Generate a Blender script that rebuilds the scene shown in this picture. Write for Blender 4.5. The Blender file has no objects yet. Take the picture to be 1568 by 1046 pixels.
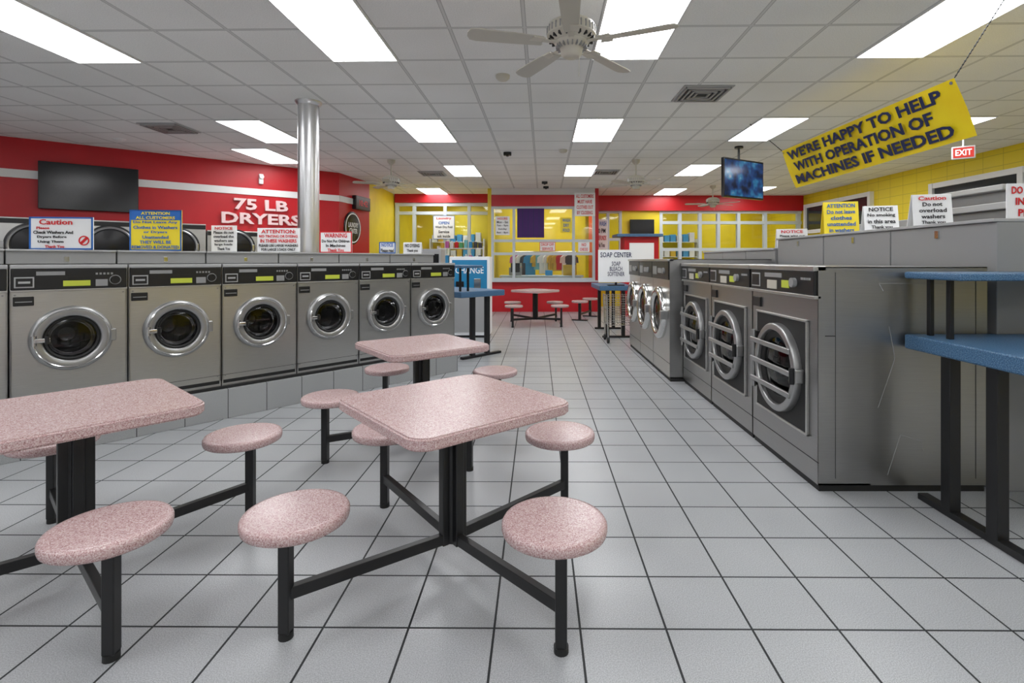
import bpy, bmesh, math, random
from mathutils import Matrix, Vector
random.seed(4)
sc = bpy.context.scene
try:
    sc.view_settings.view_transform = 'Standard'
    sc.view_settings.look = 'None'
except Exception: pass
COL = sc.collection
H = 3.30

# ------------------------------------------------------------------ materials
def nodes(name):
    m = bpy.data.materials.new(name); m.use_nodes = True
    nt = m.node_tree; b = nt.nodes['Principled BSDF']
    return m, nt, b
def setin(b, k, v):
    if k in b.inputs: b.inputs[k].default_value = v
def pm(name, col, rough=.5, metal=0., spec=.5, emit=None, es=0., coat=0.):
    m, nt, b = nodes(name)
    setin(b,'Base Color',(*col,1)); setin(b,'Roughness',rough); setin(b,'Metallic',metal)
    setin(b,'Specular IOR Level',spec); setin(b,'Coat Weight',coat)
    if emit: setin(b,'Emission Color',(*emit,1)); setin(b,'Emission Strength',es)
    return m
def tex(nt, scale=(1,1,1)):
    tc = nt.nodes.new('ShaderNodeTexCoord'); mp = nt.nodes.new('ShaderNodeMapping')
    mp.inputs['Scale'].default_value = scale
    nt.links.new(tc.outputs['Object'], mp.inputs['Vector'])
    return mp.outputs['Vector']
def noise(nt, vec, scale, detail=2, rough=.5):
    n = nt.nodes.new('ShaderNodeTexNoise'); n.inputs['Scale'].default_value = scale
    n.inputs['Detail'].default_value = detail; n.inputs['Roughness'].default_value = rough
    nt.links.new(vec, n.inputs['Vector']); return n.outputs['Fac']
def ramp(nt, fac, stops, const=False):
    r = nt.nodes.new('ShaderNodeValToRGB'); e = r.color_ramp.elements
    if const: r.color_ramp.interpolation = 'CONSTANT'
    e[0].position = stops[0][0]; e[0].color = (*stops[0][1],1)
    e[1].position = stops[-1][0]; e[1].color = (*stops[-1][1],1)
    for p,c in stops[1:-1]:
        x = e.new(p); x.color = (*c,1)
    nt.links.new(fac, r.inputs['Fac']); return r.outputs['Color']
def math_(nt, op, a, b=None):
    n = nt.nodes.new('ShaderNodeMath'); n.operation = op
    for i,v in enumerate((a,b)):
        if v is None: continue
        if isinstance(v,(int,float)): n.inputs[i].default_value = v
        else: nt.links.new(v, n.inputs[i])
    return n.outputs[0]
def mix(nt, fac, a, b):
    n = nt.nodes.new('ShaderNodeMix'); n.data_type = 'RGBA'
    nt.links.new(fac, n.inputs[0])
    for idx,v in ((6,a),(7,b)):
        if isinstance(v, tuple): n.inputs[idx].default_value = (*v,1)
        else: nt.links.new(v, n.inputs[idx])
    return n.outputs[2]
def gridmask(nt, vec, axes, width):
    s = nt.nodes.new('ShaderNodeSeparateXYZ'); nt.links.new(vec, s.inputs[0])
    out = None
    for ax, pitch, off in axes:
        d = math_(nt,'PINGPONG', math_(nt,'SUBTRACT', s.outputs[ax], off), pitch/2)
        l = math_(nt,'LESS_THAN', d, width/2)
        out = l if out is None else math_(nt,'MAXIMUM', out, l)
    return out
def speckle(name, base, stops, rough=.2, scale=260, coat=.0):
    m, nt, b = nodes(name); v = tex(nt)
    c = ramp(nt, noise(nt, v, scale, 3, .7), stops)
    nt.links.new(c, b.inputs['Base Color']); setin(b,'Roughness',rough); setin(b,'Coat Weight',coat)
    return m

def tile_mat(name, axes, gw, lo, hi, grout, rough=.28):
    m, nt, b = nodes(name); v = tex(nt)
    sp = ramp(nt, noise(nt, v, 240, 3, .75), [(.36,lo),(.5,tuple((a+c)/2 for a,c in zip(lo,hi))),(.62,hi)])
    big = ramp(nt, noise(nt, v, 1.3, 3), [(.3,(.86,.86,.87)),(.7,(1,1,1))])
    mm = nt.nodes.new('ShaderNodeMix'); mm.data_type='RGBA'; mm.blend_type='MULTIPLY'; mm.inputs[0].default_value=1
    nt.links.new(sp, mm.inputs[6]); nt.links.new(big, mm.inputs[7])
    g = gridmask(nt, v, axes, gw)
    nt.links.new(mix(nt, g, mm.outputs[2], grout), b.inputs['Base Color'])
    nt.links.new(math_(nt,'ADD', math_(nt,'MULTIPLY', g, .4), rough), b.inputs['Roughness'])
    bp = nt.nodes.new('ShaderNodeBump'); bp.inputs['Distance'].default_value=.003; bp.inputs['Strength'].default_value=.5
    nt.links.new(math_(nt,'SUBTRACT',1.0,g), bp.inputs['Height']); nt.links.new(bp.outputs[0], b.inputs['Normal'])
    return m

M = {}
M['floor'] = tile_mat('floor_tile', [(0,.3195,.17),(1,.318,1.92)], .0085, (.33,.34,.35),(.60,.615,.63),(.02,.022,.024), .30)
M['plinth'] = tile_mat('plinth_tile', [(0,.32,.05)], .006, (.28,.29,.29),(.48,.49,.49),(.05,.05,.05), .35)
def ceil_mat():
    m, nt, b = nodes('acoustic_ceiling'); v = tex(nt)
    s = ramp(nt, noise(nt, v, 120, 3, .8), [(.35,(.75,.75,.74)),(.55,(.89,.89,.88))])
    s2 = ramp(nt, noise(nt, v, .9, 2), [(.3,(.93,.93,.92)),(.7,(1,1,1))])
    mm = nt.nodes.new('ShaderNodeMix'); mm.data_type='RGBA'; mm.blend_type='MULTIPLY'; mm.inputs[0].default_value=1
    nt.links.new(s, mm.inputs[6]); nt.links.new(s2, mm.inputs[7])
    bar_shade = gridmask(nt, v, [(0,.6225,-1.28),(1,.68,4.95)], .034)  # slight shadow beside the T-bars, painted into the ceiling colour
    g = gridmask(nt, v, [(0,.6225,-1.28),(1,.68,4.95)], .022)
    c = mix(nt, bar_shade, mm.outputs[2], (.42,.42,.41)); c = mix(nt, g, c, (.64,.64,.63))
    nt.links.new(c, b.inputs['Base Color']); setin(b,'Roughness',.9); return m
M['ceiling'] = ceil_mat()
def steel(name, c=(.50,.50,.49), rough=.33, sc_=(3,3,260), var=.12):
    m, nt, b = nodes(name); v = tex(nt, sc_)
    n = noise(nt, v, 3, 3)
    nt.links.new(ramp(nt, n, [(.3,tuple(x*(1-var) for x in c)),(.7,tuple(min(1,x*(1+var)) for x in c))]), b.inputs['Base Color'])
    nt.links.new(math_(nt,'ADD', math_(nt,'MULTIPLY', n, .14), rough-.07), b.inputs['Roughness'])
    setin(b,'Metallic',.95); return m
M['steel'] = steel('brushed_steel', (.56,.555,.54), .31, (3,3,200), .07)
M['steel_d'] = steel('brushed_steel_dark', (.38,.378,.374), .32, (2,2,160), .05)
M['chrome'] = pm('polished_steel', (.66,.66,.65), .15, 1.)
M['cast'] = pm('cast_aluminium', (.42,.42,.42), .34, .9)
M['drum'] = pm('drum_steel', (.30,.30,.30), .28, 1.)
M['graypaint'] = pm('gray_paint', (.30,.302,.302), .42)
M['graylight'] = pm('light_gray_paint', (.42,.422,.425), .4)
M['seam'] = pm('panel_seam', (.05,.05,.05), .5)
M['black'] = pm('black_paint', (.010,.010,.011), .34)
M['blackgl'] = pm('black_gloss', (.008,.008,.01), .16)
M['rubber'] = pm('rubber', (.012,.012,.012), .6)
M['white'] = pm('white_paint', (.80,.80,.79), .5)
M['paper'] = pm('white_board', (.93,.94,.95), .45)
M['cream'] = pm('cream_plastic', (.58,.55,.47), .4)
M['fanblade'] = pm('fan_blade', (.50,.48,.42), .45)
M['frame'] = pm('frame_paint', (.60,.66,.70), .45)
M['yelsign'] = pm('yellow_board', (.95,.75,.03), .45)
M['blueink'] = pm('blue_ink', (.02,.14,.50), .5)
M['navy'] = pm('navy_ink', (.012,.02,.09), .5)
M['redink'] = pm('red_ink', (.68,.015,.02), .5)
M['blackink'] = pm('black_ink', (.01,.01,.012), .5)
M['pinkletter'] = pm('letter_pink', (.85,.62,.62), .4)
M['lime'] = pm('lime_sticker', (.55,.62,.06), .5)
M['purple'] = pm('purple_cloth', (.06,.015,.14), .7)
M['bluebox'] = pm('blue_box', (.02,.24,.48), .35)
M['concretecol'] = steel('column_metal', (.70,.70,.71), .3, (60,60,1), .06)
M['rearwall'] = pm('rear_wall_paint', (.60,.60,.60), .6)
def wallm(name, c, sc_=3):
    m, nt, b = nodes(name); v = tex(nt)
    nt.links.new(ramp(nt, noise(nt, v, sc_, 4), [(.3,tuple(x*.9 for x in c)),(.7,c)]), b.inputs['Base Color'])
    setin(b,'Roughness',.42); return m
M['red'] = wallm('red_wall', (.54,.006,.014))
M['yellow'] = wallm('yellow_wall', (.88,.68,.02))
def blockm():
    m, nt, b = nodes('yellow_block'); v = tex(nt)
    g = gridmask(nt, v, [(1,.40,0),(2,.20,0)], .01)
    nt.links.new(mix(nt, g, (.84,.66,.02), (.58,.45,.015)), b.inputs['Base Color']); setin(b,'Roughness',.5); return m
M['ywall_block'] = blockm()
def bannerm():
    m, nt, b = nodes('banner_vinyl'); v = tex(nt)
    nt.links.new(ramp(nt, noise(nt, v, 4, 3), [(.3,(.95,.68,.008)),(.7,(1,.78,.015))]), b.inputs['Base Color']); setin(b,'Roughness',.4)
    bp = nt.nodes.new('ShaderNodeBump'); bp.inputs['Distance'].default_value=.02; bp.inputs['Strength'].default_value=.4
    nt.links.new(noise(nt, v, 5, 2), bp.inputs['Height']); nt.links.new(bp.outputs[0], b.inputs['Normal']); return m
M['banner'] = bannerm()
M['pink'] = speckle('pink_laminate', None, [(.34,(.27,.13,.135)),(.43,(.48,.30,.30)),(.53,(.58,.415,.41)),(.64,(.72,.62,.61))], .27, 210, .0)
M['blue'] = speckle('blue_laminate', None, [(.36,(.02,.06,.13)),(.5,(.045,.14,.28)),(.64,(.20,.32,.45))], .38, 200)
def glassm(name, tint, op):
    m = bpy.data.materials.new(name); m.use_nodes=True; nt=m.node_tree; nt.nodes.clear()
    o = nt.nodes.new('ShaderNodeOutputMaterial'); t = nt.nodes.new('ShaderNodeBsdfTransparent'); t.inputs[0].default_value=(*tint,1)
    g = nt.nodes.new('ShaderNodeBsdfGlossy'); g.inputs['Roughness'].default_value=.03
    f = nt.nodes.new('ShaderNodeFresnel'); f.inputs['IOR'].default_value=op
    mx = nt.nodes.new('ShaderNodeMixShader'); nt.links.new(f.outputs[0], mx.inputs[0]); nt.links.new(t.outputs[0], mx.inputs[1]); nt.links.new(g.outputs[0], mx.inputs[2])
    nt.links.new(mx.outputs[0], o.inputs[0]); return m
M['glass'] = glassm('window_glass', (.93,.96,.95), 1.4)
M['dglass'] = glassm('door_glass', (.42,.42,.43), 1.5)
M['nightglass'] = pm('night_window', (.02,.025,.03), .06)
def emis(name, c, s):
    m = bpy.data.materials.new(name); m.use_nodes=True; nt=m.node_tree; nt.nodes.clear()
    o = nt.nodes.new('ShaderNodeOutputMaterial'); e = nt.nodes.new('ShaderNodeEmission'); e.inputs[0].default_value=(*c,1); e.inputs[1].default_value=s
    nt.links.new(e.outputs[0], o.inputs[0]); return m
M['lamp'] = emis('diffuser', (.975,.985,1), 10.8)
M['exit'] = emis('exit_red', (1,.10,.08), .8)
def screenm():
    m, nt, b = nodes('tv_screen'); v = tex(nt)
    c = ramp(nt, noise(nt, v, 5, 2), [(.35,(.004,.012,.05)),(.5,(.01,.06,.22)),(.62,(.03,.22,.42)),(.75,(.5,.5,.55))])
    setin(b,'Base Color',(0,0,0,1)); nt.links.new(c, b.inputs['Emission Color']); setin(b,'Emission Strength',.7); setin(b,'Roughness',.15); return m
M['screen'] = screenm()

# ------------------------------------------------------------------ mesh builder
AX = {'x':Matrix.Rotation(math.pi/2,4,'Y'), 'y':Matrix.Rotation(-math.pi/2,4,'X'), 'z':Matrix.Identity(4)}
class MB:
    def __init__(s): s.bm = bmesh.new(); s.mats = []
    def mi(s, m):
        m = M[m]
        if m not in s.mats: s.mats.append(m)
        return s.mats.index(m)
    def merge(s, t, mat):
        i = s.mi(mat)
        bmesh.ops.recalc_face_normals(t, faces=t.faces)
        for f in t.faces: f.material_index = i; f.smooth = True
        me = bpy.data.meshes.new('t'); t.to_mesh(me); t.free(); s.bm.from_mesh(me); bpy.data.meshes.remove(me)
    def box(s, x0,x1,y0,y1,z0,z1, mat, bev=0., mtx=None, seg=2):
        t = bmesh.new(); bmesh.ops.create_cube(t, size=1)
        t.transform(Matrix.Translation(((x0+x1)/2,(y0+y1)/2,(z0+z1)/2)) @ Matrix.Diagonal((abs(x1-x0),abs(y1-y0),abs(z1-z0),1)))
        if bev: bmesh.ops.bevel(t, geom=t.edges[:], offset=bev, segments=seg, affect='EDGES', profile=.5)
        if mtx: t.transform(mtx)
        s.merge(t, mat)
    def cyl(s, c, r, h, ax, mat, seg=24, r2=None, bev=0., mtx=None):
        t = bmesh.new(); bmesh.ops.create_cone(t, cap_ends=True, segments=seg, radius1=r, radius2=r if r2 is None else r2, depth=h)
        if bev: bmesh.ops.bevel(t, geom=[e for e in t.edges if len(e.link_faces)==2 and e.calc_face_angle()>1.2], offset=bev, segments=2, affect='EDGES')
        t.transform(Matrix.Translation(c) @ AX[ax])
        if mtx: t.transform(mtx)
        s.merge(t, mat)
    def lathe(s, prof, mat, mtx=None, seg=48, ax='z', c=(0,0,0)):
        t = bmesh.new(); rings=[]
        for r,z in prof:
            if r < 1e-5: rings.append([t.verts.new((0,0,z))])
            else: rings.append([t.verts.new((r*math.cos(2*math.pi*i/seg), r*math.sin(2*math.pi*i/seg), z)) for i in range(seg)])
        for a,b in zip(rings, rings[1:]):
            for i in range(seg):
                j=(i+1)%seg
                if len(a)==1 and len(b)==1: continue
                if len(a)==1: t.faces.new((a[0],b[i],b[j]))
                elif len(b)==1: t.faces.new((a[i],a[j],b[0]))
                else: t.faces.new((a[i],a[j],b[j],b[i]))
        t.transform(Matrix.Translation(c) @ AX[ax])
        if mtx: t.transform(mtx)
        s.merge(t, mat)
    def prism(s, pts, z0, z1, mat, bev=0., mtx=None, sidemat=None):
        t = bmesh.new(); f = t.faces.new([t.verts.new((x,y,z0)) for x,y in pts])
        r = bmesh.ops.extrude_face_region(t, geom=[f])
        for v in r['geom']:
            if isinstance(v, bmesh.types.BMVert): v.co.z = z1
        bmesh.ops.recalc_face_normals(t, faces=t.faces)
        if bev:
            es=[e for e in t.edges if abs(e.verts[0].co.z-e.verts[1].co.z)<1e-6]
            bmesh.ops.bevel(t, geom=es, offset=bev, segments=3, affect='EDGES')
        if mtx: t.transform(mtx)
        s.merge(t, mat)
    def beam(s, a, b, w, h, mat, up=(0,0,1), bev=0.):
        a=Vector(a); b=Vector(b); d=b-a; L=d.length; x=d.normalized(); z=Vector(up)
        if abs(x.dot(z))>.99: z=Vector((0,1,0))
        y=z.cross(x).normalized(); z=x.cross(y)
        m=Matrix((( x.x,y.x,z.x,a.x),(x.y,y.y,z.y,a.y),(x.z,y.z,z.z,a.z),(0,0,0,1)))
        s.box(0,L,-w/2,w/2,-h/2,h/2,mat,bev,m)
    def rod(s, a, b, r, mat, seg=10):
        a=Vector(a); b=Vector(b); d=b-a
        t=bmesh.new(); bmesh.ops.create_cone(t, cap_ends=True, segments=seg, radius1=r, radius2=r, depth=d.length)
        t.transform(Matrix.Translation((a+b)/2) @ d.to_track_quat('Z','Y').to_matrix().to_4x4()); s.merge(t, mat)
    def holeplate(s, x0,x1,z0,z1,cx,cz,r,y,mat,seg=48):
        t=bmesh.new()
        an=[2*math.pi*i/seg for i in range(seg)]+[math.atan2(zz-cz,xx-cx)%(2*math.pi) for xx in (x0,x1) for zz in (z0,z1)]
        an=sorted(set(round(a,5) for a in an)); ci=[]; ri=[]
        for a in an:
            c,q=math.cos(a),math.sin(a); k=[]
            if c>1e-9:k.append((x1-cx)/c)
            if c<-1e-9:k.append((x0-cx)/c)
            if q>1e-9:k.append((z1-cz)/q)
            if q<-1e-9:k.append((z0-cz)/q)
            m=min(k); ci.append(t.verts.new((cx+r*c,y,cz+r*q))); ri.append(t.verts.new((cx+m*c,y,cz+m*q)))
        n=len(an)
        for i in range(n):
            j=(i+1)%n; t.faces.new((ci[i],ci[j],ri[j],ri[i]))
        s.merge(t, mat)
    def obj(s, name, loc=(0,0,0), rz=0, mtx=None, parent=None):
        for e in s.bm.edges:
            if len(e.link_faces)==2 and e.calc_face_angle(0)>math.radians(50): e.smooth=False
        me=bpy.data.meshes.new(name); s.bm.to_mesh(me); s.bm.free()
        for m in s.mats: me.materials.append(m)
        o=bpy.data.objects.new(name, me); COL.objects.link(o)
        wn=o.modifiers.new('weighted','WEIGHTED_NORMAL'); wn.keep_sharp=True; wn.weight=100
        if mtx is not None: o.matrix_world=mtx
        else: o.location=loc; o.rotation_euler=(0,0,rz)
        if parent: o.parent=parent
        return o
def dup(o, loc, rz=None):
    n=o.copy(); COL.objects.link(n); n.location=loc
    if rz is not None: n.rotation_euler=(0,0,rz)
    for c in o.children:
        k=c.copy(); COL.objects.link(k); k.parent=n
    return n
def text(parent, s, w, h, loc, mat, facing='-y', name='lettering', bold=.012, ext=.001):
    """text centred at loc in parent's local frame, scaled to w x h"""
    c=bpy.data.curves.new(name,'FONT'); c.body=s; c.size=1; c.align_x='CENTER'; c.align_y='CENTER'; c.offset=bold; c.extrude=0; c.space_line=.85
    c.materials.append(M[mat]); c.resolution_u=2
    o=bpy.data.objects.new(name,c); COL.objects.link(o)
    bpy.context.view_layer.update(); d=o.dimensions
    bb=[Vector(b) for b in o.bound_box]; cx=(min(b.x for b in bb)+max(b.x for b in bb))/2; cy=(min(b.y for b in bb)+max(b.y for b in bb))/2
    sx=w/max(d.x,1e-3); sy=h/max(d.y,1e-3) if h else sx
    c.extrude=ext
    R=Matrix.Rotation(math.pi/2,4,'X') if facing=='-y' else Matrix.Identity(4)
    m=Matrix.Translation(loc)@R@Matrix.Diagonal((sx,sy,1,1))@Matrix.Translation((-cx,-cy,0))
    o.parent=parent; o.matrix_local=m
    return o
def sign(name, loc, w, h, lines, rz=0, board='paper', border=None, tilt=0, tent=False, header=None, icon=False):
    b=MB(); b.box(-w/2,w/2,0,.012,0,h,board,.002)
    if border:
        for a in ((-w/2,w/2,0,.012),(-w/2,w/2,h-.012,h),(-w/2,-w/2+.012,0,h),(w/2-.012,w/2,0,h)):
            b.box(a[0],a[1],-.003,.001,a[2],a[3],border)
    if header: b.box(-w/2,w/2,-.003,.001,h*header[1],h,header[0])
    if icon:
        Y=Matrix.Translation((w*.36,-.002,h*.28))@Matrix.Rotation(math.pi/2,4,'X')
        b.lathe([(h*.15,0),(h*.15,.002),(h*.115,.002),(h*.115,0)],'redink',mtx=Y,seg=24); b.box(-h*.12,h*.12,-.01,.01,0,.002,'redink',0,Y@Matrix.Rotation(.8,4,'Z'))
    if tent:
        b.box(-w/2,w/2,0,.01,-h,0,board,0,Matrix.Translation((0,.012,h))@Matrix.Rotation(math.radians(28),4,'X'))
    o=b.obj(name,loc); o.rotation_euler=(tilt,0,rz)
    tot=sum((l[3] if len(l)>3 else 1) for l in lines); z=h*.97
    for l in lines:
        t,c,k=l[:3]; q=(l[3] if len(l)>3 else 1)/tot*h*.94
        text(o,t,w*k,q*.66,((l[4]*w if len(l)>4 else 0),-.005,z-q/2),c,bold=.02); z-=q
    return o

# ------------------------------------------------------------------ room shell
def slab(name, x0,x1,y0,y1,z0,z1, mat):
    b=MB(); b.box(x0,x1,y0,y1,z0,z1,mat); return b.obj(name)
def pivrot(o, px, py, ang):
    o.matrix_world = Matrix.Translation((px,py,0))@Matrix.Rotation(ang,4,'Z')@Matrix.Translation((-px,-py,0))@Matrix.Translation(o.location)@Matrix.Rotation(o.rotation_euler.z,4,'Z')
CR=math.radians(-1.0)
fl=slab('floor',-12.2,8.4,-3.3,18.3,-.1,0,'floor'); pivrot(fl,.17,1.92,math.radians(-.4))
ce=slab('ceiling',-12.3,8.5,-3.4,18.4,H,H+.1,'ceiling'); pivrot(ce,0,7,CR)
slab('wall_right',8.0,8.15,-3,18,0,H,'ywall_block')
slab('wall_rear',-11.9,8.15,-3.15,-3,0,H,'rearwall')
slab('wall_far',-4.3,8.15,17.8,17.95,0,H,'yellow')
def wallseg(name, a, b_, mat, t=.12, z0=0, z1=H, stripe=None):
    a=Vector((*a,0)); b_=Vector((*b_,0)); d=b_-a; L=d.length; an=math.atan2(d.y,d.x)
    m=MB(); m.box(0,L,0,t,z0,z1,mat)
    o=m.obj(name,(a.x,a.y,0),an)
    return o
WA=math.atan2(11.36-7.98,-4.3+8.27)
wx,wy=math.cos(WA),math.sin(WA)
wl=wallseg('wall_left',(-11.7,5.06),(-4.3,11.36),'red')
wallseg('wall_left_return',(-4.3,11.36),(-4.08,12.75),'red')
wallseg('wall_left_far',(-4.08,12.75),(-4.08,17.9),'yellow')
wallseg('wall_left_near',(-11.7,-3.1),(-11.7,5.06),'rearwall')
b=MB(); b.box(-4.5,5.214,-.02,0,2.67,2.80,'white'); b.obj('trim_1',(-8.27,7.98,0),WA)
ra=math.atan2(1.39,.22)
b=MB(); b.box(0.0,1.40,-.02,0,2.67,2.80,'white'); b.obj('trim_2',(-4.3,11.36,0),ra)
def W(name,x0,x1,y,z0,z1,xs,zs,yt=.10,fr='frame',g=True,wdt=.05):
    b=MB()
    for x in xs: b.box(x-wdt/2,x+wdt/2,y-.03,y+yt,z0,z1,fr)
    for z in zs: b.box(x0,x1,y-.025,y+yt-.005,z-wdt/2,z+wdt/2,fr)
    if g: b.box(x0,x1,y+.03,y+.036,z0,z1,'glass')
    return b.obj(name)
slab('wall_office_lower',-1.15,1.62,13.8,13.92,0,.80,'red')
slab('wall_office_header',-1.15,1.62,13.75,13.92,2.82,3.12,'red')
slab('wall_office_upper',-1.15,1.62,13.80,13.92,3.12,H,'white')
b=MB(); b.box(-1.2,1.68,13.68,13.98,.80,.84,'frame'); b.obj('trim_3')
W('window_1',-1.15,1.62,13.82,.84,2.82,[-1.12,-.55,1.05,1.59],[.87,1.55,1.90,2.79],wdt=.07)
slab('wall_office_side',1.62,1.72,13.80,15.4,0,H,'red')
slab('wall_office_side_left',-1.25,-1.15,13.80,15.0,0,H,'yellow')
slab('wall_partition_lower',-4.05,-1.25,15.0,15.1,0,.95,'yellow')
slab('wall_partition_header',-4.05,-1.25,14.95,15.1,3.05,H,'red')
W('window_2',-4.05,-1.25,15.02,.95,3.05,[-4.0,-3.5,-2.6,-1.9,-1.3],[.98,2.75,3.0],wdt=.09)
slab('wall_partition_right_lower',1.72,7.98,15.4,15.5,0,.95,'yellow')
slab('wall_partition_right_header',1.72,7.98,15.3,15.5,2.85,H,'red')
slab('wall_partition_right_pier',2.6,3.75,15.41,15.5,.95,2.85,'yellow')
W('window_3',3.75,7.98,15.42,.95,2.85,[3.78,4.35,4.95,5.5,6.1,6.9,7.9],[.98,1.7,2.5,2.82],wdt=.09)
W('window_4',1.72,2.6,15.42,.95,2.85,[1.75,2.2,2.57],[.98,2.0,2.82],wdt=.08)
slab('wall_office_rear',-1.15,1.62,16.4,16.5,0,H,'yellow')
def rwin(name,y0,y1,z0,z1,xs):
    b=MB(); b.box(7.95,8.0,y0,y1,z0,z1,'nightglass')
    for y in [y0,y1]+xs: b.box(7.90,8.0,y-.05,y+.05,z0-.05,z1+.05,'white')
    for z in (z0,z1): b.box(7.91,8.0,y0,y1,z-.05,z+.05,'white')
    return b.obj(name)
rwin('window_5',6.4,10.3,2.1,2.85,[8.4])
rwin('window_6',12.2,15.1,2.2,2.95,[13.5])

# ------------------------------------------------------------------ ceiling lights
def lightpanel():
    b=MB(); w=.305; d=.66
    b.box(-w,w,-d,d,-.012,-.004,'lamp')
    for a in ((-w-.012,-w,-d-.012,d+.012),(w,w+.012,-d-.012,d+.012),(-w,w,-d-.012,-d),(-w,w,d,d+.012)):
        b.box(*a,-.016,0,'white')
    return b
L0=None
cols=[-4.08,-1.59,.90,3.39]
pos=[]
for r,yf in enumerate([-1.85,1.55,4.95,8.35,11.75]):
    for x in cols:
        if r==4 and x<-4: continue
        pos.append((x,yf-.68))
pos+= [(5.88,7.67),(5.88,4.27),(5.88,.87),(-6.6,4.27),(-6.6,.87),(-9.1,2.0),(-4.95,9.45),(-2.95,14.3),(3.65,14.5),(5.9,14.2),(6.2,11.0),(-.5,15.1),(.9,15.1),(-2.6,16.5),(3.6,16.6),(6.2,16.6)]  # office and back-room panels are unseen, added to brighten those rooms
def crot(x,y):
    c,s=math.cos(CR),math.sin(CR); return (c*x-s*(y-7), 7+s*x+c*(y-7))
for i,(x,y) in enumerate(pos):
    x,y=crot(x,y)
    if L0 is None: L0=lightpanel().obj('ceiling_light_panel',(x,y,H),CR)
    else: dup(L0,(x,y,H))

def vent():
    b=MB(); b.box(-.28,.28,-.28,.28,-.012,0,'graylight',.004)
    for k in range(4):
        s=.24-k*.055; 
        for q in (-1,1):
            b.box(-s,s,q*s-.012,q*s+.012,-.03,-.012,'graypaint' if k%2 else 'graylight'); b.box(q*s-.012,q*s+.012,-s,s,-.03,-.012,'graypaint')
    b.box(-.25,.25,-.25,.25,-.014,-.011,'rubber')
    return b.obj('ceiling_vent')
v0=vent(); v0.location=(1.93,5.95,H)
for p in [(-5.3,7.5),(-2.25,11.4),(1.55,11.2),(-.3,14.3)]: dup(v0,(*p,H))
b=MB(); b.lathe([(0,-.05),(.05,-.05),(.07,-.03),(.075,0)],'cream'); sd=b.obj('smoke_detector',(-.33,5.38,H))
dup(sd,(.5,9.0,H))
b=MB(); b.box(-.07,.07,-.04,.04,-.06,0,'black',.01); b.cyl((0,-.05,-.05),.035,.08,'y','black'); cam1=b.obj('security_camera',(-.48,9.2,H))
dup(cam1,(.25,12.6,H)); dup(cam1,(.3,13.4,H))
b=MB(); b.lathe([(0,-.03),(.05,-.03),(.09,-.005),(.09,0)],'white'); b.obj('ceiling_sprinkler',(-6.6,8.2,H))
b=MB(); b.box(-.04,.04,-.06,0,0,.2,'white',.01); b.cyl((0,-.08,.14),.04,.05,'y','white'); b.obj('emergency_light',(-8.27+wx*3.65,7.98+wy*3.65,2.90),WA)

# ------------------------------------------------------------------ ceiling fans
def fan(a0=10):
    b=MB(); D=-.075; T=Matrix.Translation((0,0,D))
    b.lathe([(0,0),(.075,0),(.07,-.05),(.03,-.09),(0,-.09)],'cream')
    b.cyl((0,0,-.18),.014,.28,'z','cream')
    b.lathe([(.02,-.22),(.10,-.235),(.155,-.27),(.165,-.31),(.165,-.345),(.13,-.37),(.12,-.385),(0,-.385)],'cream',mtx=T)
    for i in range(30):
        a=math.radians(12*i); b.box(.135,.168,-.004,.004,-.335,-.29,'graypaint',0,T@Matrix.Rotation(a,4,'Z'))
    b.lathe([(.115,-.385),(.11,-.40),(.075,-.43),(.07,-.47),(.05,-.485),(0,-.485)],'cream',mtx=T)
    for i in range(20):
        b.box(.125,.155,-.005,.005,-.376,-.355,'black',0,T@Matrix.Rotation(math.radians(18*i),4,'Z'))
        b.box(.08,.105,-.004,.004,-.43,-.405,'graypaint',0,T@Matrix.Rotation(math.radians(18*i),4,'Z'))
    for i in range(5):
        m=T@Matrix.Rotation(math.radians(a0+72*i),4,'Z')
        b.box(.10,.24,-.018,.018,-.395,-.385,'cream',.003,m)
        b.prism([(.19,-.05),(.27,-.06),(.29,0),(.27,.06),(.19,.05),(.21,0)],-.398,-.39,'cream',0,m)
        pts=[(.20,-.045),(.35,-.055),(.64,-.064),(.68,-.055),(.70,-.02),(.70,.02),(.68,.055),(.64,.064),(.35,.055),(.20,.045)]
        b.prism(pts,-.005,.003,'fanblade',0,m@Matrix.Translation((0,0,-.402+.01))@Matrix.Rotation(math.radians(11),4,'X'))
    b.rod((.05,-.02,-.47+D),(.05,-.02,-.62+D),.002,'cream')
    return b.obj('ceiling_fan')
f0=fan(49); f0.location=(.25,3.48,H)
dup(f0,(1.95,9.9,H),.5); dup(f0,(-2.75,9.9,H),.2); dup(f0,(4.6,13.3,H),.9)

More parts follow.
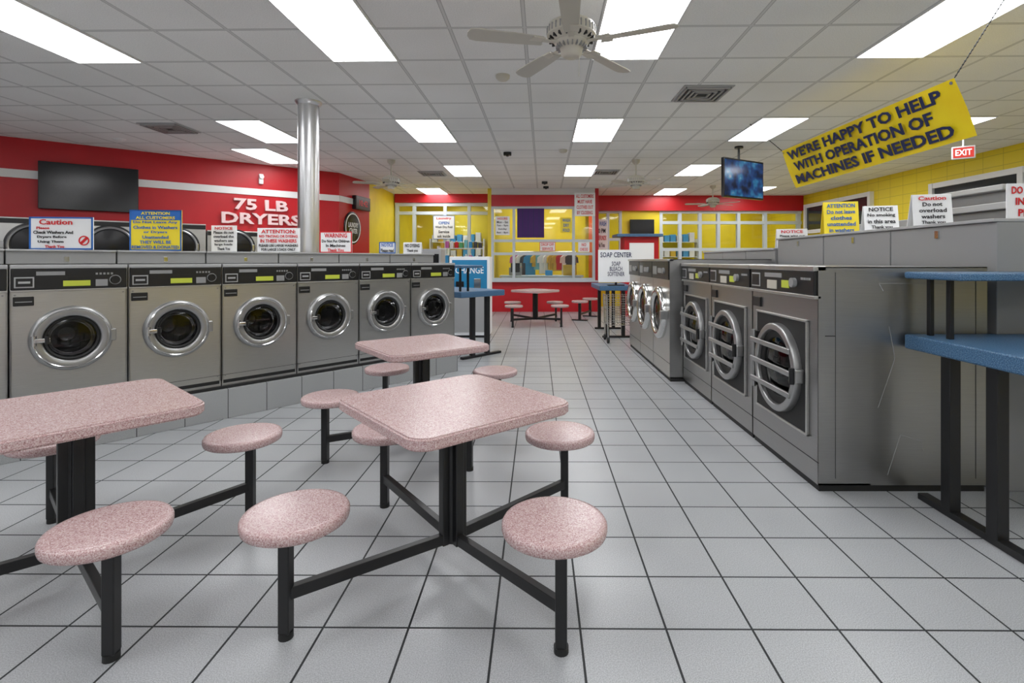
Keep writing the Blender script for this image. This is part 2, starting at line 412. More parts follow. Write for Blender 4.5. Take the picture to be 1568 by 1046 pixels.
# ------------------------------------------------------------------ cafeteria tables
def cafeteria():
    b=MB()
    s=.395; r=.085; pts=[]
    for cx,cy,a in ((s-r,s-r,0),(-s+r,s-r,90),(-s+r,-s+r,180),(s-r,-s+r,270)):
        for k in range(7):
            t=math.radians(a+15*k); pts.append((cx+r*math.cos(t),cy+r*math.sin(t)))
    m=Matrix.Rotation(math.radians(45),4,'Z')
    b.prism(pts,.692,.74,'pink',.008,m)
    b.box(-.20,.20,-.02,.02,.672,.692,'black'); b.box(-.02,.02,-.20,.20,.672,.692,'black')
    for a in (0,90,180,270):
        b.box(.012,.062,-.02,.02,.10,.68,'black',.004,Matrix.Rotation(math.radians(a+45),4,'Z'))
    b.box(-.035,.035,-.035,.035,.10,.68,'black',.004)
    for sx,sy in ((1,1),(1,-1),(-1,1),(-1,-1)):
        p=(.50*sx,.50*sy)
        b.beam((.02*sx,.02*sy,.125),(p[0],p[1],.16),.032,.045,'black',bev=.003)
        b.box(p[0]-.021,p[0]+.021,p[1]-.021,p[1]+.021,.02,.41,'black',.005)
        b.cyl((p[0],p[1],.012),.026,.024,'z','rubber',16)
        c=(.475*sx,.475*sy)
        b.box(c[0]-.09,c[0]+.09,c[1]-.015,c[1]+.015,.395,.41,'black')
        b.lathe([(0,.408),(.175,.408),(.184,.414),(.187,.425),(.187,.44),(.181,.45),(.165,.454),(0,.454)],'pink',seg=56,c=(c[0],c[1],0))
    return b
t0=cafeteria().obj('cafeteria_table',(-.37,2.34,0),math.radians(-4))
dup(t0,(-1.99,2.24,0),math.radians(4))
dup(t0,(-.86,3.93,0),math.radians(-7))
dup(t0,(.02,11.1,0),math.radians(4))

# ------------------------------------------------------------------ left washers
def washer():
    w=.32; h=1.056; d=.75; cz=.53
    b=MB()
    b.box(-w,w,.32,d,0,h,'steel'); b.box(-w,-w+.01,0,.33,0,h,'steel'); b.box(w-.01,w,0,.33,0,h,'steel')
    b.box(-w,w,0,.33,h-.01,h,'steel'); b.box(-w,w,0.002,.33,0,.02,'steel')
    b.holeplate(-w,w,.05,.872,0,cz,.20,0,'steel')
    b.box(-w,w,.006,.03,0,.05,'rubber')
    b.box(-w,w,-.012,.02,.872,.884,'steel',.003)
    b.box(-w+.004,w-.004,-.016,.02,.884,1.032,'black',.006)
    b.box(-w,w,-.018,.03,1.032,h+.004,'graylight',.006)
    b.box(-.30,-.20,-.019,-.014,.90,.975,'graylight',.001); b.box(-.292,-.208,-.0205,-.018,.908,.966,'black')
    b.box(-.28,-.22,-.0215,-.020,.93,.945,'graylight')
    b.box(-.19,-.04,-.019,-.014,.985,1.012,'graypaint')
    b.box(-.05,.10,-.020,-.014,.905,.945,'lime'); b.box(-.03,.08,-.019,-.014,.95,.975,'black')
    for k in range(5): b.box(.13+k*.022,.143+k*.022,-.019,-.014,.985,1.0,'graypaint')
    b.cyl((.245,-.024,.945),.026,.02,'y','black',20); b.lathe([(.030,.0165),(.033,.019),(.036,.0165)],'graypaint',mtx=Matrix.Translation((.245,0,.945))@Matrix.Rotation(math.pi/2,4,'X'))
    b.box(.13,.20,-.019,-.014,.90,.95,'graypaint')
    b.box(-.305,-.20,-.012,.01,.775,.838,'black',.004); b.box(-.295,-.21,-.014,-.01,.80,.806,'graypaint')
    Y=Matrix.Translation((0,0,cz))@Matrix.Rotation(math.pi/2,4,'X')   # local z -> -y
    b.lathe([(.20,0),(.20,-.02),(.165,-.03),(.165,-.05),(.195,-.06),(.195,-.30),(0,-.31)],'drum',mtx=Y)
    for k in range(3):
        a=math.radians(30+120*k)
        b.box(.12,.19,-.02,.02,-.28,-.07,'drum',.01,Y@Matrix.Rotation(a,4,'Z'))
    b.lathe([(0,-.295),(.05,-.28),(.07,-.295)],'chrome',mtx=Y)
    b.lathe([(.205,.0),(.232,.004),(.232,.02),(.222,.036),(.200,.042),(.170,.038),(.160,.03),(.156,.012),(.150,.01)],'cast',mtx=Y)
    b.lathe([(.214,.040),(.208,.046),(.202,.0405)],'chrome',mtx=Y)
    b.lathe([(.157,.02),(.150,.028),(.138,.02),(.136,-.03)],'rubber',mtx=Y)
    b.lathe([(.140,.014),(.11,.020),(.06,.024),(0,.026)],'dglass',mtx=Y)
    b.lathe([(.136,-.0),(.125,-.05),(.10,-.075),(0,-.09)],'dglass',mtx=Y)
    b.box(-.205,-.12,-.062,-.036,cz-.016,cz+.016,'chrome',.006); b.cyl((-.205,-.045,cz),.016,.07,'z','chrome',16)
    b.box(-.15,-.125,-.066,-.05,cz-.03,cz+.03,'black',.004)
    b.box(.205,.25,-.035,0,cz-.045,cz+.045,'cast',.008)
    for sx in (-1,1):
        for zz in (.09,.85): b.cyl((sx*.295,-.002,zz),.006,.006,'y','graypaint',10)
    b.box(-w,w,-.002,.004,.093,.096,'rubber')
    return b
RA=math.radians(48.3); dx,dy=.432,.4845
nx,ny=-math.sin(RA),math.cos(RA)
base=(-3.37,3.76)
w0=None; bk=None
for i in range(-2,6):
    p=(base[0]+dx*i,base[1]+dy*i,.28)
    if w0 is None: w0=washer().obj('washing_machine',p,RA)
    else: dup(w0,p,RA)
    q=(p[0],p[1],0)
    if bk is None:
        b=MB(); c=0
        b.box(c-.32,c+.32,.42,.92,1.342,1.445,'graypaint',.006); b.box(c-.322,c+.322,.40,.94,1.440,1.455,'graylight',.004)
        b.box(c+.0,c+.03,.414,.42,1.36,1.40,'chrome',.002)
        b.box(c-.32,c+.32,.76,.92,.285,1.36,'graypaint')
        bk=b.obj('washer_bulkhead',q,RA)
    else: dup(bk,q,RA)
b=MB()
u0,u1=-2*.649-.335, 5*.649+.34
b.box(u0,u1,-.05,.95,0,.255,'plinth',.004); b.box(u0+.01,u1-.01,-.02,.93,.255,.28,'rubber')
b.obj('tiled_plinth',(base[0],base[1],0),RA)

b=MB(); b.cyl((0,0,H/2-.01),.122,H-.02,'z','concretecol',48); b.lathe([(.122,-.05),(.145,-.03),(.155,-.01),(.155,0)],'concretecol',c=(0,0,H))
b.lathe([(.15,0),(.15,.08),(.122,.10)],'concretecol')
b.obj('support_column',(-2.75,6.28,0))

# ------------------------------------------------------------------ right washers
def bigwasher():
    w=.457; h=1.332; d=1.0; cz=.65
    b=MB()
    b.box(-w+.004,w-.004,.30,d,.04,h-.004,'steel_d')
    for sx in (-1,1): b.box(sx*w-.003*sx-.003,sx*w-.003*sx+.003,0,d,.04,h,'steel_d')
    b.box(-w,w,0,d,h-.006,h,'steel_d'); b.box(-w,w,0,.31,.04,.05,'steel_d')
    b.box(-w+.01,w-.01,.01,d-.01,0,.05,'rubber')
    b.holeplate(-w,w,.05,1.14,0,cz,.27,0,'steel_d')
    b.box(-w,w,-.025,.02,1.14,1.16,'steel',.004)
    b.box(-w+.01,w-.01,-.02,.02,1.16,1.305,'black',.006)
    b.box(-w,w,-.03,.05,1.305,h+.006,'steel',.006)
    b.box(-.42,-.28,-.024,-.018,1.18,1.28,'graylight',.002); b.box(-.41,-.29,-.026,-.02,1.19,1.27,'black')
    b.box(-.2,.05,-.024,-.018,1.255,1.285,'graypaint'); b.box(-.16,-.02,-.025,-.018,1.175,1.235,'cream')
    b.box(.05,.15,-.024,-.018,1.19,1.24,'lime')
    b.cyl((.22,-.03,1.23),.030,.03,'y','graypaint',24)
    for k in range(6): b.box(.30+k*.02,.313+k*.02,-.024,-.018,1.25,1.265,'graypaint')
    b.box(-.43,-.30,-.015,.01,1.03,1.10,'black',.004)
    for (x0,x1,z0,z1) in ((-.36,.36,cz+.34,cz+.355),(-.36,.36,cz-.355,cz-.34),(-.36,-.345,cz-.355,cz+.355),(.345,.36,cz-.355,cz+.355)):
        b.box(x0,x1,-.02,0,z0,z1,'steel',.004)
    b.holeplate(-.345,.345,cz-.345,cz+.345,0,cz,.25,-.012,'rubber')
    Y=Matrix.Translation((0,0,cz))@Matrix.Rotation(math.pi/2,4,'X')
    b.lathe([(.27,0),(.25,-.05),(.27,-.06),(.27,-.29),(0,-.3)],'drum',mtx=Y)
    for k in range(3): b.box(.17,.27,-.02,.02,-.28,-.07,'drum',.01,Y@Matrix.Rotation(math.radians(90+120*k),4,'Z'))
    b.lathe([(.245,.012),(.245,.05),(.252,.060),(.285,.060),(.295,.05),(.295,.012)],'cast',mtx=Y,seg=56)
    b.lathe([(.245,.035),(.2,.03),(.19,.01),(.185,-.03)],'rubber',mtx=Y)
    b.lathe([(.205,.02),(.12,.035),(0,.04)],'dglass',mtx=Y)
    for zz,L in ((.14,.24),(0,.27),(-.14,.24)):
        b.box(-.34,L,-.074,-.054,cz+zz-.018,cz+zz+.018,'cast',.007)
    b.cyl((-.325,-.05,cz),.016,.42,'z','cast',16); b.box(-.345,-.30,-.045,-.01,cz-.2,cz+.2,'black',.005)
    b.box(.27,.325,-.07,-.01,cz-.045,cz+.045,'cast',.01); b.cyl((.30,-.08,cz),.016,.10,'z','black',16)
    b.box(-w,w,-.002,.004,.17,.174,'rubber')
    for sx in (-1,1):
        b.box(sx*w-.003,sx*w+.002,.10,.103,.08,1.30,'seam'); b.box(sx*w-.003,sx*w+.002,.93,.933,.08,1.30,'seam')
        b.box(sx*w-.003,sx*w+.003,.04,.10,.92,.926,'seam')
        # thin gray lines on the side sheet
        for p,q in (((.36,1.234),(.74,1.234)),((.36,1.234),(.385,1.19)),((.42,.98),(.455,.79)),((.455,.79),(.355,.50)),((.41,.10),(.488,.337)),((.488,.337),(.61,.30)),((.61,.30),(.625,.24))):
            b.rod((sx*(w-.001),p[0],p[1]),(sx*(w-.001),q[0],q[1]),.0026,'graypaint',6)
    return b
g0=None
for i in range(3):
    p=(1.68,3.51+.922*i,0)
    if g0 is None: g0=bigwasher().obj('industrial_washing_machine',p,-math.pi/2)
    else: dup(g0,p,-math.pi/2)
def rounddoor():
    w=.405; h=1.385; d=1.15; cz=.745
    b=MB()
    b.box(-w+.004,w-.004,.30,d,.04,h-.004,'steel_d')
    for sx in (-1,1): b.box(sx*w-.003*sx-.003,sx*w-.003*sx+.003,0,d,.04,h,'steel_d')
    b.box(-w,w,0,d,h-.006,h,'steel_d'); b.box(-w,w,0,.31,.04,.05,'steel_d')
    b.box(-w+.01,w-.01,.01,d-.01,0,.05,'rubber')
    b.holeplate(-w,w,.05,1.15,0,cz,.27,0,'steel')
    b.box(-w+.005,w-.005,-.015,.02,1.15,1.36,'black',.006); b.box(-w,w,-.03,.05,1.36,h+.005,'steel',.005)
    b.box(-.34,-.15,-.02,-.012,1.2,1.3,'graypaint'); b.cyl((.2,-.02,1.25),.035,.03,'y','graypaint',20); b.box(-.08,.08,-.02,-.012,1.22,1.28,'graypaint')
    Y=Matrix.Translation((0,0,cz))@Matrix.Rotation(math.pi/2,4,'X')
    b.lathe([(.27,0),(.25,-.05),(.27,-.06),(.27,-.29),(0,-.3)],'drum',mtx=Y)
    b.lathe([(.27,0),(.31,.0),(.315,.03),(.30,.06),(.26,.075),(.225,.06),(.21,.02)],'chrome',mtx=Y,seg=56)
    b.lathe([(.212,.03),(.12,.05),(0,.055)],'dglass',mtx=Y)
    b.lathe([(.215,.04),(.205,.045),(.20,.02)],'rubber',mtx=Y)
    b.box(-.345,-.27,-.075,-.0,cz-.06,cz+.06,'cast',.01); b.box(.28,.34,-.09,0,cz-.05,cz+.05,'cast',.01)
    b.box(-w,w,-.002,.004,.2,.204,'rubber')
    return b
g1=None
for i in range(3):
    p=(1.53,6.235+.815*i,0)
    if g1 is None: g1=rounddoor().obj('large_washing_machine',p,-math.pi/2)
    else: dup(g1,p,-math.pi/2)
bq=None
for i in range(3):
    if bq is None:
        b=MB(); b.box(2.74,3.5,.004,.916,0.0,1.60,'graypaint',.006); b.box(2.72,3.52,.002,.918,1.60,1.62,'graylight',.004)
        b.box(2.73,2.74,.44,.47,1.52,1.57,'chrome'); bq=b.obj('washer_bulkhead',(0,3.05,0))
    else: dup(bq,(0,3.05+.922*i,0))
bq=None
for i in range(3):
    if bq is None:
        b=MB(); b.box(2.72,3.5,.004,.81,0,1.49,'graypaint',.006); b.box(2.70,3.52,.002,.812,1.49,1.51,'graylight',.004); bq=b.obj('washer_bulkhead',(0,5.83,0))
    else: dup(bq,(0,5.83+.815*i,0))
def talldryer(w=.85,h=2.0,d=.9):
    b=MB(); b.box(-w/2+.005,w/2-.005,0,d,.03,h,'steel',.006); b.box(-w/2+.02,w/2-.02,.02,d-.02,0,.04,'rubber')
    b.box(-w/2+.01,w/2-.01,-.012,.01,h-.09,h-.02,'black',.003)
    for cz in (.62,1.60):
        Y=Matrix.Translation((0,0,cz))@Matrix.Rotation(math.pi/2,4,'X')
        b.lathe([(.33,0),(.33,.02),(.30,.03),(.26,.025),(.25,.012)],'black',mtx=Y)
        b.lathe([(.30,.03),(.285,.04),(.27,.03)],'cast',mtx=Y)
        b.lathe([(.255,.012),(.12,.02),(0,.022)],'blackgl',mtx=Y)
        b.box(-.36,-.32,-.04,0,cz-.05,cz+.05,'cast',.005); b.box(.27,.31,-.05,-.02,cz-.06,cz+.06,'chrome',.005)
    b.box(-w/2+.06,w/2-.06,-.01,.0,1.06,1.16,'black'); 
    return b
b=MB()
b.box(3.95,4.9,4.3,5.1,.02,1.80,'graypaint',.01); b.box(3.9,4.95,4.25,5.15,1.80,1.86,'graylight',.008); b.box(3.97,4.88,4.35,5.05,1.86,1.96,'graypaint',.008); b.box(3.9,4.95,4.3,5.1,1.96,2.01,'graylight',.008)
b.box(3.94,3.95,4.4,5.0,.3,1.7,'graylight',.003)
b.box(3.97,4.88,4.32,5.08,0,.02,'rubber')
b.obj('tall_dryer_cabinet')
b=MB()
b.box(3.95,4.9,5.25,6.5,.02,1.72,'graypaint',.01); b.box(3.9,4.95,5.2,6.55,1.72,1.80,'graylight',.008); b.box(3.97,4.88,5.27,6.48,0,.02,'rubber'); b.box(3.94,3.95,5.35,6.4,.3,1.6,'graylight',.003)
b.obj('tall_dryer_cabinet')

D0=None
fx,fy=-8.27+.90*math.sin(WA)+.0,7.98-.90*math.cos(WA)
for i in range(-3,3):
    u=.45+.86*i; p=(fx+wx*u,fy+wy*u,0)
    if D0 is None: D0=talldryer(d=.86).obj('stacked_dryer',p,WA)
    else: dup(D0,p,WA)
D1=None
for i in range(3,5):
    u=.45+.86*i; p=(fx+wx*u,fy+wy*u,0)
    if D1 is None: D1=talldryer(h=1.9,d=.86).obj('stacked_dryer',p,WA)
    else: dup(D1,p,WA)

b=MB(); b.box(-.635,.635,-.09,-.03,0,.76,'blackgl',.008); b.box(-.615,.615,-.093,-.088,.03,.74,'blackgl'); b.box(-.15,.15,-.03,0,.25,.5,'black')
b.obj('wall_television',(-8.27+wx*1.065,7.98+wy*1.065,2.20),WA)
def loose_text(name,s,w,h,pos,rz,mat,ext):
    e=bpy.data.objects.new(name,None); COL.objects.link(e); e.location=pos; e.rotation_euler=(0,0,rz)
    text(e,s,w,h,(0,-ext-.005,0),mat,bold=.03,ext=ext); return e
uu=.706*5.214
loose_text('dryers_wall_lettering','75 LB',.98,.22,(-8.27+wx*(uu-.02),7.98+wy*(uu-.02),2.475),WA,'pinkletter',.03)
loose_text('dryers_wall_lettering','DRYERS',1.44,.22,(-8.27+wx*(uu+.0),7.98+wy*(uu+.0),2.20),WA,'pinkletter',.03)
RX=Matrix.Rotation(math.pi/2,4,'X')
b=MB(); b.lathe([(0,.03),(.36,.03),(.38,.015),(.38,0)],'blackgl',mtx=RX)
b.lathe([(.345,.030),(.33,.034),(.315,.030)],'paper',mtx=RX)
rs=b.obj('round_wall_sign',(-4.3+.22*.4,11.36+1.39*.4,2.12),ra)
text(rs,'LAUNDRY\nCENTER',.45,.25,(0,-.035,0),'paper')
b=MB(); b.box(-.35,.35,-.10,0,-.16,.16,'blackgl',.01); b.box(-.33,.33,-.102,-.1,-.14,.14,'black'); dc=b.obj('digital_clock',(-4.3+.22*.65,11.36+1.39*.65,2.72),ra)
text(dc,'10:42',.4,.14,(0,-.104,0),'redink')

# ------------------------------------------------------------------ blue folding tables
def bluetable(L=1.5, shelf=True, zt=.94, D=.84):
    b=MB(); hd=D/2
    b.box(-.03,L,-hd,hd,zt-.085,zt,'blue',.012)
    for x in (.03,L-.12):
        b.box(x-.025,x+.035,-hd+.04,hd-.06,0,.035,'black',.004)
        for y in (-.12,.16): b.box(x-.025,x+.035,y-.032,y+.032,.03,zt-.085,'black',.004)
        if shelf:
            for y in (hd-.07,hd-.21): b.box(x+.03,x+.055,y-.014,y+.014,zt,zt+.33,'black',.003)
    if shelf: b.box(-.03,L,hd-.40,hd,zt+.325,zt+.365,'blue',.01)
    return b
bt=bluetable(1.5).obj('blue_folding_table',(2.20,2.61,0),0)
dup(bt,(-.74,7.36,0),math.radians(138))
bt2=bluetable(1.3,False,.92,.62).obj('blue_folding_table',(1.46,9.15,0),math.pi/2)

# ------------------------------------------------------------------ banner
TL=Vector((3.12,6.5,2.75)); TR=Vector((3.38,4.15,2.84)); BL=Vector((3.31,6.45,2.27)); 
x=(TR-TL).normalized(); y=(TL-BL); hB=.50; y=(y-x*y.dot(x)).normalized(); z=x.cross(y)
mb=Matrix(((x.x,y.x,z.x,TL.x),(x.y,y.y,z.y,TL.y),(x.z,y.z,z.z,TL.z),(0,0,0,1)))
Lb=(TR-TL).length
b=MB(); t=bmesh.new(); n=24
vs=[[t.verts.new((Lb*i/n, -hB*j/6, .012*math.sin(i*.9+j*.5))) for j in range(7)] for i in range(n+1)]
for i in range(n):
    for j in range(6): t.faces.new((vs[i][j],vs[i+1][j],vs[i+1][j+1],vs[i][j+1]))
b.merge(t,'banner')
inv=mb.inverted()
def loc(p): return inv@Vector(p)
for a,c in ((TL,Vector((3.05,7.3,H))),(TR,Vector((3.36,3.62,H)))):
    N=46
    for k in range(N):
        p=a.lerp(c,k/N); q=a.lerp(c,(k+.8)/N); b.rod(loc(p),loc(q),.006 if k%2 else .004,'rubber',6)
for cx in (.03,Lb-.03):
    b.cyl((cx,-.03,.012),.014,.006,'z','chrome',12)
bo=b.obj('hanging_banner',mtx=mb)
for k,(s,wd) in enumerate((("WE'RE HAPPY TO HELP",.90),("WITH OPERATION OF",.82),("MACHINES IF NEEDED",.90))):
    text(bo,s,Lb*wd,.116,(Lb*(.49 if k!=1 else .47),-.09-.155*k,.018),'navy',facing='z',bold=.035)

e=MB(); e.box(-.50,.50,-.06,0,-.65,0,'blackgl',.008); e.box(-.48,.48,-.064,-.058,-.62,-.03,'screen')
e.box(-.06,.06,0,.06,-.4,-.1,'black'); e.cyl((0,.05,.06),.018,.40,'z','black',16); e.cyl((0,.05,.225),.07,.03,'z','black',20)
tv=e.obj('hanging_television',(3.49,8.7,3.06),math.radians(30))
b=MB(); b.box(-.14,.14,-.05,0,0,.19,'graylight',.01); b.box(-.12,.12,-.054,-.05,.02,.17,'exit'); b.cyl((0,-.02,.31),.012,.24,'z','white',8)
ex=b.obj('exit_sign',(6.4,7.7,2.88),math.radians(-35))
text(ex,'EXIT',.19,.09,(0,-.058,.095),'paper',bold=.02)

# ------------------------------------------------------------------ signs left
T='blackink'; R='redink'; B='blueink'
sign('caution_sign',(-3.76,4.10,1.456),.46,.26,[('Caution',R,.52,1.7,-.08),('Please',R,.2,.8,-.28),('Check Washers And',T,.62,1,-.12),('Dryers Before',T,.46,1,-.14),('Using Them',T,.40,1,-.16),('Thank You',R,.3,.9,-.1)],.12,border='blueink',icon=True)
sign('attention_sign',(-3.34,4.55,1.456),.43,.36,[('ATTENTION',  'yelsign',.55,.9),('ALL CUSTOMERS',  'yelsign',.75,.9),('Do Not Leave Any',B,.85),('Clothes in Washers',B,.85),('or Dryers',B,.45),('Unattended',B,.5),('THEY WILL BE',B,.6),('REMOVED & DONATED',B,.9)],.1,'yelsign',border='blueink',header=('blueink',.75))
sign('notice_sign',(-2.98,4.95,1.456),.235,.25,[('NOTICE',R,.7),('Please do not',T,.8),('overload the',T,.8),('washers use',T,.75),('large loads',T,.7),('Thank You',T,.5)],.05)
sign('attention_sign',(-2.643,5.33,1.456),.43,.25,[('ATTENTION:',R,.8,1.4),('NO TINTING OR DYEING',R,.9),('IN THESE WASHERS',R,.85,1.3),('PLEASE USE LARGE WASHERS',T,.92),('FOR LARGE LOADS ONLY',T,.8)],.05)
sign('warning_sign',(-2.233,5.80,1.456),.36,.24,[('WARNING',R,.7,1.5),('Do Not Put Children',T,.85),('In Machines',T,.6),('Thank You',R,.5)],.03,border='redink')
sign('small_notice_sign',(-1.79,6.28,1.456),.20,.14,[('NOTICE',B,.7),('Please read',T,.8)],0,border='blueink')
sign('small_notice_sign',(-1.55,6.55,1.456),.23,.14,[('NO DYEING',T,.8),('Thank you',T,.6)],0,tent=True)
sign('tent_sign',(2.98,5.95,1.512),.33,.23,[('NOTICE',R,.7),('Please wipe out',T,.8),('the machines',T,.7),('after use',T,.5)],-.25,tilt=-.2,tent=True)
sign('tent_sign',(2.95,4.95,1.622),.30,.32,[('ATTENTION',B,.8),('Do not leave',B,.8),('clothes',B,.6),('unattended',B,.8),('in washers',B,.7)],-.3,'yelsign',tilt=-.15,tent=True)
sign('tent_sign',(3.0,4.45,1.622),.26,.23,[('NOTICE',T,.7),('No smoking',T,.8),('in this area',T,.8),('Thank you',T,.6)],-.3,tilt=-.2,tent=True)
sign('tent_sign',(2.98,3.85,1.622),.25,.25,[('Caution',R,.7),('Do not',T,.5),('overload',T,.7),('washers',T,.6),('Thank you',T,.6)],-.3,tilt=-.15,tent=True)
sign('warning_sign',(3.05,3.15,1.622),.30,.22,[('DO NOT PUT',R,.85),('IN SEATS',R,.7),('PLEASE',R,.6)],-.1)

# ------------------------------------------------------------------ mid-room objects
b=MB(); b.box(-.36,.36,0,.5,.04,1.44,'paper',.01); b.box(-.31,.31,-.008,0,.82,1.38,'bluebox',.003); b.box(-.30,.30,-.008,0,.1,.76,'graylight',.003)
b.box(-.24,-.1,-.02,-.005,.9,1.0,'black'); b.box(.08,.2,-.02,-.005,.88,1.05,'chrome',.004); b.box(-.34,.34,.02,.48,0,.05,'rubber')
ch=b.obj('change_machine',(-1.15,9.15,0)); text(ch,'CHANGE',.5,.12,(0,-.012,1.2),'paper')
b=MB(); b.box(-.3,.3,0,.5,.04,1.6,'graylight',.01); b.box(-.26,.26,-.01,0,.7,1.5,'blackgl'); b.box(-.28,.28,.02,.48,0,.05,'rubber'); b.obj('vending_machine',(-2.15,10.2,0))
ss=MB(); ss.box(-.32,.32,0,.015,.06,.64,'paper',.002); ss.box(-.02,.02,.016,.03,0,.2,'black'); ss.box(-.15,.15,-.02,.12,0,.015,'black')
so=ss.obj('soap_center_sign',(1.46,9.22,.922)); 
text(so,'SOAP CENTER',.56,.09,(0,-.004,.55),'navy'); text(so,'SOAP\nBLEACH\nSOFTENER',.3,.26,(0,-.004,.30),'navy',bold=.005)
b=MB()
for sx in (-.25,.25):
    for sy in (-.2,.2):
        b.rod((sx,sy,.10),(sx*1.1,sy*1.1,.80),.011,'chrome'); b.lathe([(0,-.02),(.045,-.02),(.05,0),(.045,.02),(0,.02)],'rubber',ax='x',c=(sx,sy,.052),seg=16); b.box(sx-.012,sx+.012,sy-.012,sy+.012,.07,.12,'graypaint')
for k in range(7):
    z=.30+.08*k; s=.25+.004*k; q=.2+.004*k
    for a,c in (((-s,-q,z),(s,-q,z)),((s,-q,z),(s,q,z)),((s,q,z),(-s,q,z)),((-s,q,z),(-s,-q,z))): b.rod(a,c,.004,'chrome',6)
for k in range(11):
    xx=-.25+.05*k
    for q in (-.2,.2): b.rod((xx,q,.30),(xx*1.1,q*1.1,.80),.003,'chrome',6)
    b.rod((xx,-.2,.30),(xx,.2,.30),.003,'chrome',6)
for k in range(9):
    yy=-.2+.05*k
    for q in (-.25,.25): b.rod((q,yy,.30),(q*1.1,yy*1.1,.80),.003,'chrome',6)
b.obj('laundry_cart',(1.47,8.72,0))
b=MB(); b.box(-.42,.42,0,.6,0,1.95,'red'); b.box(-.62,.5,-.12,.68,1.95,2.02,'blue',.01); b.box(-.30,.30,-.01,0,1.2,1.8,'paper'); b.obj('service_counter',(2.62,12.6,0))
b=MB(); b.box(-.36,.36,-.08,-.02,-.24,.24,'blackgl',.008); b.box(-.34,.34,-.084,-.079,-.22,.22,'blackgl'); b.box(-.1,.1,-.02,0,-.1,.1,'black'); b.obj('wall_television',(3.2,15.40,2.35))
b=MB()
for sx in (-.45,.45):
    b.box(sx-.03,sx+.03,-.03,.03,.02,.41,'black',.003); b.box(sx-.05,sx+.05,-.18,.18,0,.025,'black',.003)
    b.lathe([(0,.41),(.18,.41),(.187,.425),(.187,.445),(.175,.455),(0,.455)],'pink',c=(sx,0,0))
b.box(-.45,.45,-.02,.02,.12,.16,'black'); b.obj('stool_pair',(1.2,12.2,0),1.2)

b=MB(); b.rod((-.9,0,1.62),(.9,0,1.62),.015,'chrome')
for sx in (-.9,.9): b.rod((sx,0,.02),(sx,0,1.62),.015,'chrome'); b.box(sx-.02,sx+.02,-.25,.25,0,.03,'black')
cc=[(.6,.02,.03),(.05,.3,.6),(.7,.7,.72),(.06,.06,.07),(.6,.4,.05),(.2,.5,.55),(.5,.12,.35),(.1,.35,.14),(.8,.8,.78)]
for i,c in enumerate(cc): M['cl%d'%i]=pm('cloth_%d'%i,c,.85)
for i in range(13):
    xx=-.80+i*.13+random.uniform(-.03,.03); ln=random.uniform(.40,.72); k='cl%d'%random.randrange(len(cc))
    mt=Matrix.Translation((xx,0,1.60))@Matrix.Rotation(random.uniform(.1,.9),4,'Z')@Matrix.Rotation(math.pi/2,4,'X')
    b.prism([(-.2,-.14),(-.06,-.05),(.06,-.05),(.2,-.14),(.22,-.30),(.15,-.30),(.15,-ln),(-.15,-ln),(-.15,-.30),(-.22,-.30)],-.018,.018,k,0,mt)
b.obj('clothes_rack',(.3,14.9,0))
b=MB(); b.box(-1.1,1.1,0,.5,0,.92,'white',.01); b.box(-1.15,1.15,-.03,.53,.92,.96,'frame',.006)
b.box(-.9,-.55,.1,.4,.96,1.18,'graypaint',.02); b.box(-.85,-.6,.08,.11,1.05,1.3,'black',.01); b.box(.6,.95,.1,.4,.96,1.25,'cl4',.01); b.box(.1,.3,.12,.3,.96,1.1,'cl1',.01)
b.obj('office_counter',(.2,14.1,0))
sign('window_poster',(-.85,13.76,2.05),.38,.5,[('HOURS',R,.7),('Mon - Sat',T,.8),('7am - 9pm',T,.8),('Sunday',T,.6),('8am - 8pm',T,.8)],0)
sign('window_poster',(.85,13.76,2.1),.3,.42,[('WASH',B,.7),('DRY',B,.5),('FOLD',B,.6)],0,'yelsign')
b=MB(); b.box(-.36,.36,0,.01,0,.78,'purple'); 
for k in range(5): b.box(-.36+.144*k,-.35+.144*k,-.004,.0,0,.78,'navy')
b.obj('window_pennant',(-.1,13.76,1.98))
sign('window_poster',(-2.62,14.93,1.99),.62,.68,[('Laundry',R,.7),('OPEN',B,.5),('Wash Dry Fold',T,.8),('Service',T,.5),('ask inside',T,.6)],0,border='blueink')
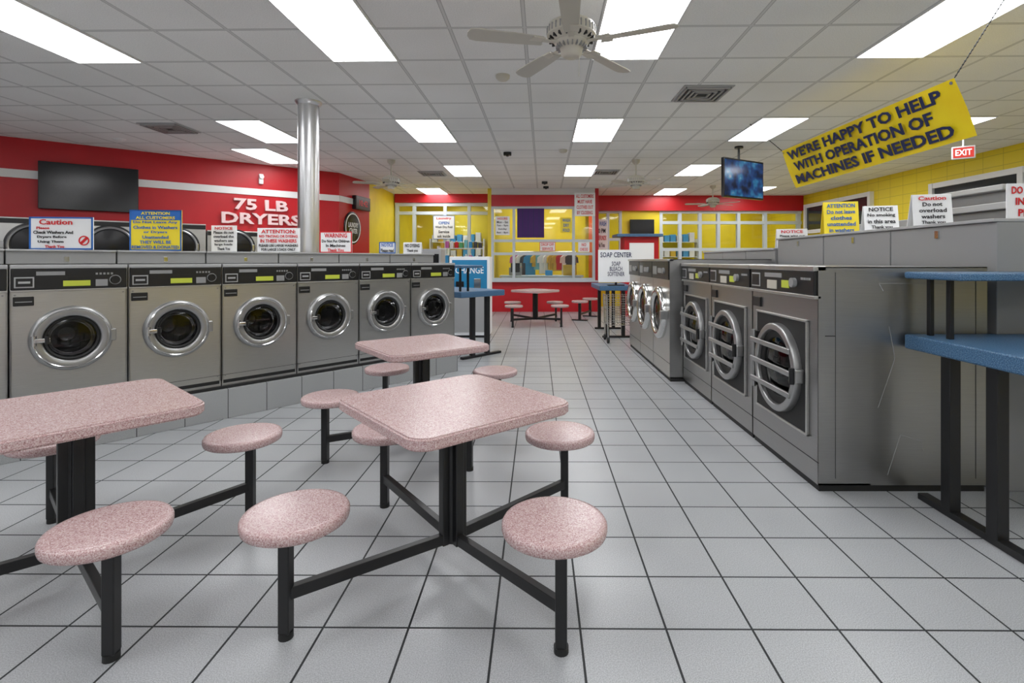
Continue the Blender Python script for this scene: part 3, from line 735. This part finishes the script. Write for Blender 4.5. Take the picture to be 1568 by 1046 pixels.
sign('window_poster',(1.34,13.70,2.55),.55,.62,[('ALL CUSTOMERS',R,.85),('MUST HAVE',R,.7),('CLOTHES OUT',R,.8),('BY CLOSING',R,.75)],0)
sign('wall_poster',(1.95,15.38,1.7),.48,.9,[('LAST WASH',B,.8),('8:00 PM',T,.7),('NO REFUNDS',R,.8),('Thank You',T,.6)],0)
sign('window_poster',(.35,13.76,1.62),.42,.24,[('DROP OFF',R,.8),('SERVICE',R,.7)],0,border='redink')
sign('window_poster',(1.32,13.76,1.60),.30,.26,[('NO',R,.4),('CHECKS',R,.7)],0)
b=MB(); 
for z in (.9,1.3,1.7): b.box(-.6,.6,0,.35,z-.02,z,'white')
for sx in (-.6,.6): b.box(sx-.015,sx+.015,0,.35,0,1.75,'white')
for z in (.9,1.3,1.7):
    for i in range(9):
        k='cl%d'%random.randrange(len(cc)); h=random.uniform(.16,.27); b.box(-.54+.125*i,-.45+.125*i,.06,.2,z,z+h*.8,k,.015); b.cyl((-.495+.125*i,.13,z+h*.88),.02,h*.2,'z','white',10)
b.obj('detergent_shelf',(-1.95,13.6,0))
b=MB()
for z in (.5,1.0,1.5,2.0): b.box(-.9,.9,0,.4,z-.02,z,'white')
for sx in (-.9,.9): b.box(sx-.02,sx+.02,0,.4,0,2.1,'white')
for z in (.5,1.0,1.5,2.0):
    for i in range(8): b.box(-.85+.21*i,-.68+.21*i,.05,.33,z,z+random.uniform(.15,.35),'cl%d'%random.choice([2,8,2,8,4,1]),.01)
so2=b.obj('storage_shelf',(-2.6,17.3,0)); dup(so2,(4.6,17.3,0))

# ------------------------------------------------------------------ world, camera
w=bpy.data.worlds.new('World'); sc.world=w; w.use_nodes=True
w.node_tree.nodes['Background'].inputs[0].default_value=(.5,.5,.5,1); w.node_tree.nodes['Background'].inputs[1].default_value=.3
cd=bpy.data.cameras.new('Camera'); cam=bpy.data.objects.new('Camera',cd); COL.objects.link(cam)
cd.sensor_width=36; cd.lens=36*806/1600; cd.shift_x=-35/1600; cd.shift_y=-126.5/1600; cd.clip_start=.05; cd.clip_end=100
cam.location=(0,0,1.37); cam.rotation_euler=(math.pi/2,0,0)
sc.camera=cam
